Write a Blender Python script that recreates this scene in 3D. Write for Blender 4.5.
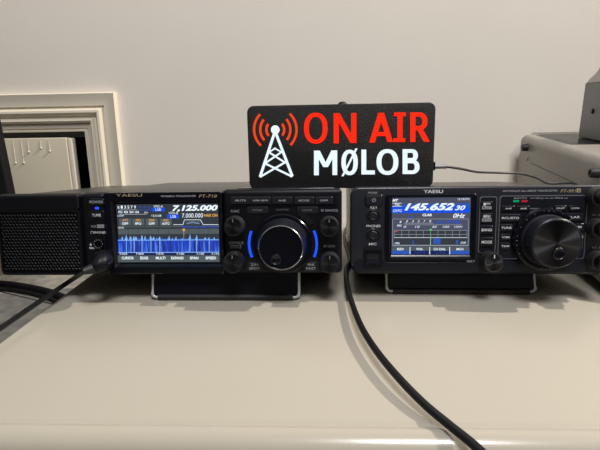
import bpy, bmesh, math, random
from mathutils import Vector, Matrix, Euler
random.seed(7)
PI = math.pi
D2R = math.radians
for o in list(bpy.data.objects):
    bpy.data.objects.remove(o, do_unlink=True)
S = bpy.context.scene
C = S.collection
MM = 0.001

# ------------------------------------------------------------------ camera
CAM_LOC = Vector((0.0, -413.0, 164.0))          # millimetres, shelf top is z = 0
YAW, PITCH, ROLL, FOC = 2.5, 12.0, -1.0, 450.0
_y, _p, _r = D2R(YAW), D2R(PITCH), D2R(ROLL)
_f = Vector((-math.sin(_y) * math.cos(_p), math.cos(_y) * math.cos(_p), -math.sin(_p)))
_rt = Vector((math.cos(_y), math.sin(_y), 0)); _up = _rt.cross(_f)
_R = _rt * math.cos(_r) + _up * math.sin(_r); _U = -_rt * math.sin(_r) + _up * math.cos(_r)
cd = bpy.data.cameras.new('camera'); cam = bpy.data.objects.new('camera', cd); C.objects.link(cam)
cd.sensor_width = 36.0; cd.lens = 36.0 * FOC / 600.0; cd.clip_start = 0.01; cd.clip_end = 50
M = Matrix((( _R.x, _U.x, -_f.x, CAM_LOC.x * MM), (_R.y, _U.y, -_f.y, CAM_LOC.y * MM), (_R.z, _U.z, -_f.z, CAM_LOC.z * MM), (0, 0, 0, 1)))
cam.matrix_world = M
S.camera = cam

# ------------------------------------------------------------------ world, lights, exposure
S.view_settings.view_transform = 'Standard'
S.view_settings.look = 'None'
S.view_settings.gamma = 1.0
S.view_settings.use_curve_mapping = False
S.view_settings.exposure = 0.12
w = bpy.data.worlds.new('room_light'); S.world = w; w.use_nodes = True
bg = w.node_tree.nodes['Background']; bg.inputs[1].default_value = 0.54
# light bounced round the room: pale ceiling above, dim far walls and furniture at eye level
_n = w.node_tree; _tc = _n.nodes.new('ShaderNodeTexCoord'); _sx = _n.nodes.new('ShaderNodeSeparateXYZ'); _cr = _n.nodes.new('ShaderNodeValToRGB')
_n.links.new(_tc.outputs['Generated'], _sx.inputs[0]); _n.links.new(_sx.outputs['Z'], _cr.inputs['Fac']); _n.links.new(_cr.outputs['Color'], bg.inputs[0])
_e = _cr.color_ramp.elements
_e[0].position = 0.18; _e[0].color = (0.045, 0.042, 0.04, 1); _e[1].position = 0.9; _e[1].color = (0.52, 0.50, 0.46, 1)
_m = _e.new(0.6); _m.color = (0.60, 0.57, 0.525, 1)

def light(name, kind, loc, energy, color, size=0.05, target=None, size_y=None):
    d = bpy.data.lights.new(name, kind); d.energy = energy; d.color = color
    if kind == 'AREA':
        d.size = size
        if size_y: d.shape = 'RECTANGLE'; d.size_y = size_y
    else: d.shadow_soft_size = size
    o = bpy.data.objects.new(name, d); C.objects.link(o); o.location = loc
    if target is not None:
        o.rotation_euler = (Vector(target) - Vector(loc)).to_track_quat('-Z', 'Y').to_euler()
    return o
light('ceiling_lamp', 'POINT', (2.45, -0.02, 2.45), 440, (1.0, 0.92, 0.80), 0.022)
light('front_fill', 'AREA', (0.2, -0.85, 1.5), 20, (0.98, 0.975, 1.0), 0.5, (0.05, -0.25, 0.1), 0.4)  # added fill light above the shelf front, not a fixture of the room

# ------------------------------------------------------------------ materials
def mat(name, col, rough=0.5, metal=0.0, emit=None, es=1.0, spec=0.5, bump=None, coat=0.0, aniso=0.0, noise=None):
    m = bpy.data.materials.new(name); m.use_nodes = True
    nt = m.node_tree; b = nt.nodes['Principled BSDF']
    b.inputs['Base Color'].default_value = (*col, 1); b.inputs['Roughness'].default_value = rough
    b.inputs['Metallic'].default_value = metal; b.inputs['Specular IOR Level'].default_value = spec
    b.inputs['Coat Weight'].default_value = coat; b.inputs['Coat Roughness'].default_value = 0.08
    if emit:
        b.inputs['Emission Color'].default_value = (*emit, 1); b.inputs['Emission Strength'].default_value = es
    tc = nt.nodes.new('ShaderNodeTexCoord')
    if noise:      # (scale, amount) gentle tone variation of the paint itself
        n = nt.nodes.new('ShaderNodeTexNoise'); n.inputs['Scale'].default_value = noise[0]; n.inputs['Detail'].default_value = 5
        nt.links.new(tc.outputs['Object'], n.inputs['Vector'])
        r = nt.nodes.new('ShaderNodeMapRange'); r.inputs['From Min'].default_value = .3; r.inputs['From Max'].default_value = .7
        r.inputs['To Min'].default_value = 1 - noise[1]; r.inputs['To Max'].default_value = 1 + noise[1]
        nt.links.new(n.outputs['Fac'], r.inputs['Value'])
        mx = nt.nodes.new('ShaderNodeVectorMath'); mx.operation = 'SCALE'; mx.inputs[0].default_value = col
        nt.links.new(r.outputs['Result'], mx.inputs['Scale']); nt.links.new(mx.outputs['Vector'], b.inputs['Base Color'])
    if bump:       # (scale, strength)
        n = nt.nodes.new('ShaderNodeTexNoise'); n.inputs['Scale'].default_value = bump[0]; n.inputs['Detail'].default_value = 3
        nt.links.new(tc.outputs['Object'], n.inputs['Vector'])
        bm_ = nt.nodes.new('ShaderNodeBump'); bm_.inputs['Strength'].default_value = bump[1]; bm_.inputs['Distance'].default_value = 0.001
        nt.links.new(n.outputs['Fac'], bm_.inputs['Height']); nt.links.new(bm_.outputs['Normal'], b.inputs['Normal'])
    if aniso:
        b.inputs['Anisotropic'].default_value = aniso
        t = nt.nodes.new('ShaderNodeTangent'); t.direction_type = 'RADIAL'; t.axis = 'Z'
        nt.links.new(t.outputs['Tangent'], b.inputs['Tangent'])
    return m
WALL = mat('wall_paint', (0.79, 0.737, 0.66), 0.75, noise=(3, .03), bump=(60, .12))
CEIL = mat('ceiling_paint', (0.75, 0.72, 0.67), 0.8, noise=(3, .02))
FLOOR = mat('floor_carpet', (0.30, 0.25, 0.20), 0.95, noise=(40, .2))
TRIM = mat('cream_gloss_paint', (0.74, 0.68, 0.555), 0.35, noise=(6, .03))
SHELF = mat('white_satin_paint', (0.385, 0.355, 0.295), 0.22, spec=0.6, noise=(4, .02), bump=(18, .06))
BOARD = mat('board_paint', (0.66, 0.60, 0.47), 0.4, noise=(8, .05))
DARK = mat('dark_opening', (0.006, 0.006, 0.009), 0.9, noise=(20, .3))  # near-black colour stands for dark depth in recess and sockets; also colours slab joint
SLATE = mat('slate', (0.24, 0.23, 0.205), 0.6, noise=(55, .30), bump=(70, .5))
BLACK = mat('black_plastic', (0.004, 0.0044, 0.0065), 0.42, spec=.22, bump=(900, .05))
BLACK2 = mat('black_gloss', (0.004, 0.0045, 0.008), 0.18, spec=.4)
LID = mat('black_painted_metal', (0.030, 0.028, 0.026), 0.33, bump=(700, .15))
NAVY = mat('charcoal_plastic', (0.009, 0.0105, 0.016), 0.34, spec=.3)
CHAR = mat('charcoal_front', (0.017, 0.019, 0.026), 0.3, spec=.5)
DIM = mat('dim_print', (0.16, 0.16, 0.17), 0.5)
BTN = mat('button_plastic', (0.014, 0.015, 0.021), 0.35, spec=.4)
BTNL = mat('button_dark', (0.008, 0.009, 0.012), 0.3)
RUB = mat('rubber', (0.012, 0.012, 0.014), 0.55)
CAP = mat('turned_metal', (0.09, 0.092, 0.105), 0.3, metal=1.0, aniso=0.95)
CAPL = mat('knob_cap', (0.04, 0.042, 0.05), 0.3, metal=0.9, aniso=0.9)
RING = mat('bright_ring', (0.75, 0.76, 0.78), 0.2, metal=1.0)
STEEL = mat('steel_wire', (0.72, 0.73, 0.74), 0.35, metal=0.55)
GREY = mat('grey_print', (0.34, 0.35, 0.38), 0.5)
WHITE = mat('white_print', (0.72, 0.73, 0.75), 0.5)
GOLD = mat('gold_print', (0.42, 0.35, 0.23), 0.4)
SILV = mat('silver_line', (0.30, 0.31, 0.35), 0.35, metal=.6)
CABLEM = mat('matt_cable_sheath', (0.005, 0.005, 0.006), 0.6, spec=.2)
CABLE = mat('cable_sheath', (0.006, 0.006, 0.0075), 0.42, spec=.3)
CABG = mat('grey_cable', (0.05, 0.05, 0.052), 0.4)
PLUG = mat('plug_shell', (0.25, 0.25, 0.26), 0.35, metal=.5)
TUNER = mat('grey_enclosure', (0.25, 0.235, 0.21), 0.38, noise=(120, .06), bump=(500, .2))
TUNERD = mat('grey_enclosure_dark', (0.19, 0.195, 0.20), 0.5, noise=(90, .05), bump=(500, .2))
SIGNB = mat('sign_black', (0.009, 0.0085, 0.010), 0.55, spec=.3, bump=(1300, 1.0), noise=(700, .9))
def em(name, c, s): return mat('lit_' + name, (0, 0, 0), 0.45, emit=c, es=s, spec=.12)
E_RED = em('red_letters', (1.0, 0.024, 0.006), 1.0)
E_ORG = em('red_arcs', (0.95, 0.07, 0.015), 0.85)
E_WHT = em('white_letters', (0.80, 0.93, 1.0), 1.0)
E_BLUE = em('blue_arc', (0.015, 0.10, 1.0), 0.95)
E_LED = em('blue_led', (0.03, 0.10, 1.0), 1.0)
E_GRN = em('green_led', (0.0, 0.30, 0.12), 0.9)
E_REDL = em('red_led', (0.42, 0.01, 0.03), 0.9)
L_BG = em('screen_backlight', (0.045, 0.052, 0.066), 0.75)
L_BG2 = em('screen_grey', (0.085, 0.092, 0.14), 0.8)
L_BAR = em('screen_bar', (0.10, 0.125, 0.135), 0.8)
L_W = em('screen_white', (0.80, 0.90, 0.98), 1.0)
L_DIM = em('screen_dim', (0.34, 0.40, 0.46), 0.8)
L_ORG = em('screen_orange', (0.85, 0.42, 0.08), 0.8)
L_BLU = em('screen_blue', (0.008, 0.09, 0.82), 0.85)
L_BLM = em('screen_midblue', (0.03, 0.12, 0.58), 0.75)
L_LB = em('screen_lightblue', (0.25, 0.50, 0.95), 0.9)
L_NAVY = em('screen_navy', (0.012, 0.02, 0.12), 0.8)
L_GRN = em('screen_green', (0.10, 0.65, 0.15), 0.9)
L_RED = em('screen_red', (0.7, 0.06, 0.05), 0.8)

def waterfall(name):
    m = bpy.data.materials.new(name); m.use_nodes = True; nt = m.node_tree; b = nt.nodes['Principled BSDF']
    b.inputs['Base Color'].default_value = (0, 0, 0, 1)
    tc = nt.nodes.new('ShaderNodeTexCoord'); mp = nt.nodes.new('ShaderNodeMapping'); mp.inputs['Scale'].default_value = (420, 1, 30)
    n = nt.nodes.new('ShaderNodeTexNoise'); n.inputs['Scale'].default_value = 1.0; n.inputs['Detail'].default_value = 4
    r = nt.nodes.new('ShaderNodeValToRGB'); e = r.color_ramp.elements
    e[0].position = .36; e[0].color = (0.008, 0.02, 0.16, 1); e[1].position = .74; e[1].color = (0.14, 0.38, 0.95, 1)
    x = e.new(.55); x.color = (0.012, 0.055, 0.55, 1)
    nt.links.new(tc.outputs['Object'], mp.inputs['Vector']); nt.links.new(mp.outputs['Vector'], n.inputs['Vector'])
    nt.links.new(n.outputs['Fac'], r.inputs['Fac']); nt.links.new(r.outputs['Color'], b.inputs['Emission Color'])
    b.inputs['Emission Strength'].default_value = 0.95
    return m
L_WF = waterfall('lit_waterfall')

# ------------------------------------------------------------------ mesh helpers (all in millimetres)
class MB:
    def __init__(s): s.v = []; s.f = []; s.m = []; s.mats = []
    def mi(s, m):
        if m not in s.mats: s.mats.append(m)
        return s.mats.index(m)
    def add(s, vs, fs, m):
        k = len(s.v); s.v += [Vector(v) for v in vs]; i = s.mi(m)
        for f in fs: s.f.append([k + a for a in f]); s.m.append(i)
    def loft(s, rings, m, cap0=True, cap1=True):
        n = len(rings[0]); vs = [p for r in rings for p in r]; fs = []
        for i in range(len(rings) - 1):
            for j in range(n):
                a = i * n + j; b = i * n + (j + 1) % n; fs.append([a, b, b + n, a + n])
        if cap0: fs.append(list(range(n))[::-1])
        if cap1: fs.append([(len(rings) - 1) * n + j for j in range(n)])
        s.add(vs, fs, m)
    def box(s, x0, x1, y0, y1, z0, z1, m, c=0.0):
        s.plate(rr(x0, x1, z0, z1, 0), y0, y1, m, 0) if c == 0 else s.rbox(x0, x1, y0, y1, z0, z1, c, m)
    def rbox(s, x0, x1, y0, y1, z0, z1, c, m, n=3, cr=None):
        """box with all edges rounded by radius c (front/back rings of a rounded rectangle)"""
        rings = []
        for k in range(n + 1):
            a = k / n * PI / 2; i = c * (1 - math.sin(a)); yy = y0 + c * (1 - math.cos(a))
            rings.append([(x, yy, z) for x, z in rr(x0 + i, x1 - i, z0 + i, z1 - i, max((cr or c) - i, c * .25))])
        for k in range(n, -1, -1):
            a = k / n * PI / 2; i = c * (1 - math.sin(a)); yy = y1 - c * (1 - math.cos(a))
            rings.append([(x, yy, z) for x, z in rr(x0 + i, x1 - i, z0 + i, z1 - i, max((cr or c) - i, c * .25))])
        s.loft(rings, m)
    def plate(s, out, y0, y1, m, cap1=True):
        s.loft([[(x, y0, z) for x, z in out], [(x, y1, z) for x, z in out]], m)
    def pad(s, x0, x1, z0, z1, r, yf, yb, c, m):
        """raised key: rounded rectangle, chamfered front face at yf, back at yb"""
        s.loft([[(x, yf, z) for x, z in rr(x0 + c, x1 - c, z0 + c, z1 - c, max(r - c, .1))],
                [(x, yf + c, z) for x, z in rr(x0, x1, z0, z1, r)], [(x, yb, z) for x, z in rr(x0, x1, z0, z1, r)]], m)
    def lathe(s, prof, m, n=48, c=(0, 0, 0), axis='z', rib=0, ribn=0, ribr=None, caps=True):
        rings = []
        for q, (r, h) in enumerate(prof):
            ring = []
            for j in range(n):
                a = 2 * PI * j / n; rr_ = r
                if rib and ribr and ribr[0] <= q <= ribr[1]: rr_ = r - (rib if j % 2 else 0)
                p = (rr_ * math.cos(a), rr_ * math.sin(a), h)
                if axis == '-y': p = (p[0], -p[2], p[1])
                if axis == 'x': p = (p[2], p[0], p[1])
                ring.append((p[0] + c[0], p[1] + c[1], p[2] + c[2]))
            rings.append(ring)
        s.loft(rings, m, caps, caps)
    def tube(s, pts, r, m, n=10, closed=False):
        pts = [Vector(p) for p in pts]; rings = []; up = Vector((0, 0, 1))
        rad = r if isinstance(r, (list, tuple)) else [r] * len(pts)
        prev = None
        for i, p in enumerate(pts):
            t = (pts[min(i + 1, len(pts) - 1)] - pts[max(i - 1, 0)]).normalized()
            if prev is None:
                prev = t.cross(up) if abs(t.z) < .95 else t.cross(Vector((1, 0, 0)))
            a = (prev - t * prev.dot(t)).normalized(); prev = a; b = t.cross(a)
            rings.append([p + a * rad[i] * math.cos(2 * PI * j / n) + b * rad[i] * math.sin(2 * PI * j / n) for j in range(n)])
        s.loft(rings, m)
    def rect(s, x0, x1, z0, z1, y, m, t=0.12):
        s.box(x0, x1, y - t, y, z0, z1, m)
    def line(s, x0, z0, x1, z1, wd, y, m, t=.12):
        d = Vector((x1 - x0, 0, z1 - z0)).normalized(); n_ = Vector((-d.z, 0, d.x)) * wd / 2
        a = Vector((x0, 0, z0)); b = Vector((x1, 0, z1))
        s.plate([(q.x, q.z) for q in (a - n_, b - n_, b + n_, a + n_)], y - t, y, m)
    def arc(s, cx, cz, r0, r1, a0, a1, y, m, t=.3, n=16, rnd=False):
        o = [(cx + r1 * math.cos(D2R(a0 + (a1 - a0) * k / n)), cz + r1 * math.sin(D2R(a0 + (a1 - a0) * k / n))) for k in range(n + 1)]
        i = [(cx + r0 * math.cos(D2R(a1 + (a0 - a1) * k / n)), cz + r0 * math.sin(D2R(a1 + (a0 - a1) * k / n))) for k in range(n + 1)]
        s.plate(o + i, y - t, y, m)
    def text(s, body, x0, x1, z0, z1, y, m, bold=0.0, slant=0.0, t=0.1):
        """lettering stretched to fill the given rectangle of a front facing surface"""
        vs, fs = glyphs(body, bold, slant)
        ax = min(v[0] for v in vs); bx = max(v[0] for v in vs); az = min(v[1] for v in vs); bz = max(v[1] for v in vs)
        k = (x1 - x0) / (bx - ax); q = (z1 - z0) / max(bz - az, 1e-6)
        s.add([(x0 + (v[0] - ax) * k, y - t - v[2], z0 + (v[1] - az) * q) for v in vs], fs, m)
    def build(s, name, parent=None, smooth=35, loc=None, rot=None):
        me = bpy.data.meshes.new(name)
        me.from_pydata([tuple(v * MM) for v in s.v], [], s.f)
        for m in s.mats: me.materials.append(m)
        for p, i in zip(me.polygons, s.m): p.material_index = i
        bm = bmesh.new(); bm.from_mesh(me); bmesh.ops.recalc_face_normals(bm, faces=bm.faces); bm.to_mesh(me); bm.free()
        me.update()
        if smooth:
            for p in me.polygons: p.use_smooth = True
            me.set_sharp_from_angle(angle=D2R(smooth))
        o = bpy.data.objects.new(name, me); C.objects.link(o)
        if parent: o.parent = parent
        if loc: o.location = Vector(loc) * MM
        if rot: o.rotation_euler = rot
        return o
def rr(x0, x1, z0, z1, r, n=5):
    if r <= 0: return [(x0, z0), (x1, z0), (x1, z1), (x0, z1)]
    r = min(r, (x1 - x0) / 2 - 1e-4, (z1 - z0) / 2 - 1e-4); out = []
    for cx, cz, a in ((x1 - r, z0 + r, -90), (x1 - r, z1 - r, 0), (x0 + r, z1 - r, 90), (x0 + r, z0 + r, 180)):
        for k in range(n + 1):
            t = D2R(a + 90 * k / n); out.append((cx + r * math.cos(t), cz + r * math.sin(t)))
    return out
_gl = {}
def glyphs(body, bold, slant):
    key = (body, bold, slant)
    if key in _gl: return _gl[key]
    cu = bpy.data.curves.new('lettering', 'FONT'); cu.body = body; cu.resolution_u = 4; cu.offset = bold; cu.shear = slant
    cu.fill_mode = 'FRONT'
    ob = bpy.data.objects.new('lettering', cu); C.objects.link(ob)
    dg = bpy.context.evaluated_depsgraph_get(); dg.update()
    me = ob.evaluated_get(dg).to_mesh()
    vs = [(v.co.x, v.co.y, 0.0) for v in me.vertices]; fs = [list(p.vertices) for p in me.polygons]
    ob.evaluated_get(dg).to_mesh_clear()
    bpy.data.objects.remove(ob); bpy.data.curves.remove(cu)
    _gl[key] = (vs, fs); return _gl[key]
def empty(name, loc, rot=(0, 0, 0)):
    o = bpy.data.objects.new(name, None); C.objects.link(o); o.location = Vector(loc) * MM; o.rotation_euler = rot
    o.empty_display_size = .02; return o
def tag(o, label, cat, group=None):
    o['label'] = label; o['category'] = cat
    if group: o['group'] = group
    return o
def struct(o): o['kind'] = 'structure'; return o
def spline(pts, n=8):
    P = [Vector(p) for p in pts]; P = [P[0] * 2 - P[1]] + P + [P[-1] * 2 - P[-2]]; out = []
    for i in range(1, len(P) - 2):
        a, b, c, d = P[i - 1:i + 3]
        for k in range(n):
            t = k / n
            out.append(.5 * ((2 * b) + (c - a) * t + (2 * a - 5 * b + 4 * c - d) * t * t + (3 * b - a - 3 * c + d) * t ** 3))
    out.append(P[-2]); return out

# surveying the photograph: a picture point measured on a real plane of the room
def ray(px, py): return _f * FOC + _R * (px - 300) + _U * (225 - py)
def on_z(px, py, z=0.0): d = ray(px, py); return CAM_LOC + d * ((z - CAM_LOC.z) / d.z)
def on_y(px, py, y=0.0): d = ray(px, py); return CAM_LOC + d * ((y - CAM_LOC.y) / d.y)
def survey(loc, rot):
    mw = Matrix.Translation(Vector(loc)) @ Euler(rot).to_matrix().to_4x4(); inv = mw.inverted()
    o = inv @ CAM_LOC
    def P(px, py, y=0.0):
        d = inv.to_3x3() @ ray(px, py); q = o + d * ((y - o.y) / d.y); return q.x, q.z
    return P
class Face:
    """measures boxes on the front of a thing: (px0, py0, px1, py1) in the photograph -> x0, x1, z0, z1 on its face"""
    def __init__(s, loc, rot): s.P = survey(loc, rot)
    def __call__(s, a, b, c, d, y=0.0):
        cy = (b + d) / 2; cx = (a + c) / 2
        return s.P(a, cy, y)[0], s.P(c, cy, y)[0], s.P(cx, d, y)[1], s.P(cx, b, y)[1]

# ------------------------------------------------------------------ room shell
WY = 360.0      # wall plane
FZ = -760.0
def panel(name, vs, fs, m):
    b = MB(); b.add(vs, fs, m); return struct(b.build(name, smooth=0))
op_r = -398.0; op_t = on_y(40, 132.5, WY).z; op_l = -1250.0
b = MB()        # back wall round the fireplace opening, with thickness
b.box(op_r, 2600, WY, WY + 120, FZ, 1650, WALL); b.box(-2300, op_l, WY, WY + 120, FZ, 1650, WALL)
b.box(op_l, op_r, WY, WY + 120, op_t, 1650, WALL)
struct(b.build('wall_back', smooth=0))
panel('floor', [(-2300, -3000, FZ), (2600, -3000, FZ), (2600, WY + 500, FZ), (-2300, WY + 500, FZ)], [[0, 1, 2, 3]], FLOOR)
# fireplace recess
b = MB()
b.box(op_l - 20, op_r + 20, WY + 420, WY + 440, -140, op_t + 40, DARK)
b.box(op_l - 20, op_l, WY + 118, WY + 420, -140, op_t + 40, DARK); b.box(op_r, op_r + 20, WY + 118, WY + 420, -140, op_t + 40, DARK)
b.box(op_l - 20, op_r + 20, WY + 118, WY + 420, op_t, op_t + 20, DARK)
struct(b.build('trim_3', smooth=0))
# moulded surround: profile swept along the head and down the right side with a mitre
prof = [(0, 6), (0, -5), (1, -7), (3, -7), (4, -4), (6, -4), (7, -6), (14, -8), (15, -7), (17, -12), (20, -14), (23, -12.5), (24.5, -8), (28, -7.5),
        (30, -12), (34, -15.5), (38, -15), (41, -11), (42.5, -7), (45, -7), (46.5, -10), (66, -10), (67.5, -10.5), (69.5, -6), (69.5, 0)]
b = MB()
rings = []
wtop = 63.5 / 69.5
for (cx, cz, dx, dz) in ((op_l - 60, op_t, 0, 1), (op_r, op_t, 1, 1), (op_r, FZ + 645, 1, 0)):
    rings.append([(cx + dx * u * .86, WY + v, cz + dz * u * .92) for u, v in prof])
b.loft(rings, TRIM)
struct(b.build('trim_1', smooth=30))
# inner reveal of dark grey edging under the head
b = MB(); b.box(op_l, op_r - 1, WY + 10, WY + 60, op_t - 9, op_t - 1, TUNERD); struct(b.build('trim_2', smooth=0))

# board leaning inside the opening
PYb = WY - 11
pa = on_y(-60, 137.5, PYb); pb = on_y(66, 137.5, PYb); pc = on_y(73.5, 137.5, PYb + 14)
t = empty('painted_board', ((pa.x + pb.x) / 2, PYb, -86))
b = MB(); hx = (pb.x - pa.x) / 2; H = pb.z + 86
b.rbox(-hx, hx, 0, 14, 0, H, 1.5, BOARD)
for px, py in ((16, 163), (24, 163), (29, 152), (41, 148), (50, 151)):       # runs of paint with a bead at the end
    q = on_y(px, py, PYb); x = q.x - (pa.x + pb.x) / 2; z = q.z + 86
    b.tube([(x, -.2, H - 4), (x, -.3, z)], [.45, .7], BOARD, 8)
    b.lathe([(.1, -1.9), (1.1, -1.4), (1.7, 0), (1.1, 1.4), (.1, 1.9)], BOARD, 12, (x, -.6, z))
b.build('panel', t, 40)
b = MB(); b.rbox(hx + .3, hx + 9.5, 1, 13, 0, H - 1, 2.5, TRIM); b.build('edge_strip', t, 40)
tag(t, 'cream painted board with runs of dried paint, inside the fireplace opening', 'board')

# slate hearth
b = MB(); sz = -86.0
b.box(-1500, -306, -420, WY - 21, FZ, sz, SLATE)
g = MB(); g.box(op_l, op_r, WY - 20.8, WY + 420, sz - 60, sz, SLATE); struct(g.build('trim_4', smooth=0))
p0 = on_z(-20, 287, sz); p1 = on_z(54, 304.5, sz)
dv = (p1 - p0).normalized(); nv = Vector((-dv.y, dv.x, 0)) * 1.3
b.add([p0 - nv + Vector((0, 0, .3)), p1 - nv + Vector((0, 0, .3)), p1 + nv + Vector((0, 0, .3)), p0 + nv + Vector((0, 0, .3))], [[0, 1, 2, 3]], DARK)
o = b.build('hearth', smooth=0); tag(o, 'grey mottled slate hearth to the left of the white shelf', 'hearth')

# ------------------------------------------------------------------ white shelf
yf = -192.0
L0 = (-252.0, yf); L1 = (-292.0, WY - 2)
def lx(y): return L0[0] + (L1[0] - L0[0]) * (y - L0[1]) / (L1[1] - L0[1])
t = empty('shelf_unit', (200, 0, FZ))
b = MB()
prof = [(WY - 2, -28), (WY - 2, 0), (yf + 9, 0), (yf + 7.6, -.9), (yf + 6.2, -1.5), (yf + 5, -.9), (yf + 2, -.4), (yf - 3, -2), (yf - 7, -6), (yf - 9.5, -12), (yf - 9, -19), (yf - 5, -25), (yf, -28)]
rings = []
for e in (0, 1):
    for k in ((0, 1, 2, 3) if e == 0 else (3, 2, 1, 0)):
        a = k / 3 * PI / 2; i = 4 * (1 - math.sin(a)); off = 4 * (1 - math.cos(a))
        rings.append([((lx(y) + off if e == 0 else 900 - off), y, z - (i if z > -14 else -i)) for y, z in prof])
b.loft([[(x - 200, y, z - FZ) for x, y, z in r] for r in rings], SHELF)
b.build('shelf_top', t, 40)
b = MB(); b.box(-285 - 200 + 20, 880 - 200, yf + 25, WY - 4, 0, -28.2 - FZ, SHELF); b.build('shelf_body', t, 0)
tag(t, 'long white painted shelf with rounded front edge carrying the radios', 'shelf')

# ------------------------------------------------------------------ knobs, keys
def knob(parent, name, P, px, py, r, dep, style='ribbed', y0=0.0, label=None, capm=None, pm=None):
    pm = pm or DIM
    x, z = P(px, py, y0)
    b = MB(); n = 72 if r > 8 else 48
    capm = capm or CAPL
    b.lathe([(r * 1.06, -.2), (r * 1.06, dep * .12), (r * 1.02, dep * .2), (r, dep * .22)], RUB, n)
    b.lathe([(r, dep * .2), (r, dep * .86), (r * .96, dep * .96)], RUB, n, rib=r * .035, ribr=(0, 1))
    b.lathe([(r * .97, dep * .9), (r * .95, dep * .98), (r * .88, dep), (r * .80, dep), (.01, dep * .985)], capm, n)
    o = b.build(name, parent, 40, (x, y0, z), (PI / 2, 0, 0))
    m = MB()
    m.box(-r * .05, r * .05, r * .5, r * .86, dep, dep + .15, pm)
    m.build('pointer_or_streak', o, 0)
    return o, x, z

def key(parent, F, box, txt, name='button', m=BTN, yf=-1.6, y0=0.0, r=1.0, tm=WHITE, lines=None, plate=None, ts=0.62, label=None):
    x0, x1, z0, z1 = F(*box, yf)
    b = MB(); b.pad(x0, x1, z0, z1, r, yf, y0 + .3, .45, m)
    h = z1 - z0; wd = x1 - x0; cx = (x0 + x1) / 2; cz = (z0 + z1) / 2
    if plate:                                   # upper word and a filled lower tablet
        b.text(txt, cx - wd * .28, cx + wd * .28, cz + h * .04, cz + h * .34, yf, tm, .02)
        b.rect(cx - wd * .38, cx + wd * .38, cz - h * .36, cz - h * .03, yf, GREY)
        b.text(plate, cx - wd * .33, cx + wd * .33, cz - h * .30, cz - h * .09, yf - .12, BTNL, .01)
    elif txt:
        tw = min(wd * .86, len(txt) * h * .42 * (ts / .5)); th = h * ts * .62
        b.text(txt, cx - tw / 2, cx + tw / 2, cz - th / 2, cz + th / 2, yf, tm, .015)
    o = b.build(name, parent, 40)
    return o

def word(b, F, s, box, m=GREY, y=0.0, bold=.01, slant=0):
    x0, x1, z0, z1 = F(*box, y); b.text(s, x0, x1, z0, z1, y, m, bold, slant)

def screws(b, pts, side, m=BLACK2):
    for y, z in pts: b.lathe([(2.6, 0), (2.6, 1.2), (1.9, 1.9), (.01, 1.9)], m, 14, (side[0], y, z), 'x') if side[1] > 0 else b.lathe([(2.6, 0), (2.6, -1.2), (1.9, -1.9), (.01, -1.9)], m, 14, (side[0], y, z), 'x')

def bail(parent, x0, x1, zb, yb, rake=6.0, r=1.5):
    """bent wire tilt stand: two legs and the bar that stands on the shelf"""
    b = MB(); q = 4.0
    pts = [(x0, yb + rake, 2), (x0, yb + rake * .3, zb + q)]
    for k in range(5): a = PI + k / 4 * PI / 2; pts.append((x0 + q + q * math.cos(a), yb, zb + q + q * math.sin(a)))
    for k in range(5): a = 1.5 * PI + k / 4 * PI / 2; pts.append((x1 - q + q * math.cos(a), yb, zb + q + q * math.sin(a)))
    pts += [(x1, yb + rake * .3, zb + q), (x1, yb + rake, 2)]
    b.tube(pts, r, STEEL, 10)
    st = b.build('tilt_stand', parent, 60); st['label'] = 'bent steel wire tilt stand'
    b = MB(); b.tube([(x0 + 6, yb, zb), (x1 - 6, yb, zb)], r + 1.6, RUB, 12); sl = b.build('rubber_sleeve', st, 60)
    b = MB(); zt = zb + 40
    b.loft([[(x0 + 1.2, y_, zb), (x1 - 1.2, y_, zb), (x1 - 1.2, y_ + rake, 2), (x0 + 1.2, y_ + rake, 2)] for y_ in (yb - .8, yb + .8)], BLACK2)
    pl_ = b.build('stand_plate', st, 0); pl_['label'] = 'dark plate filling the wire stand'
    return st

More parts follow.
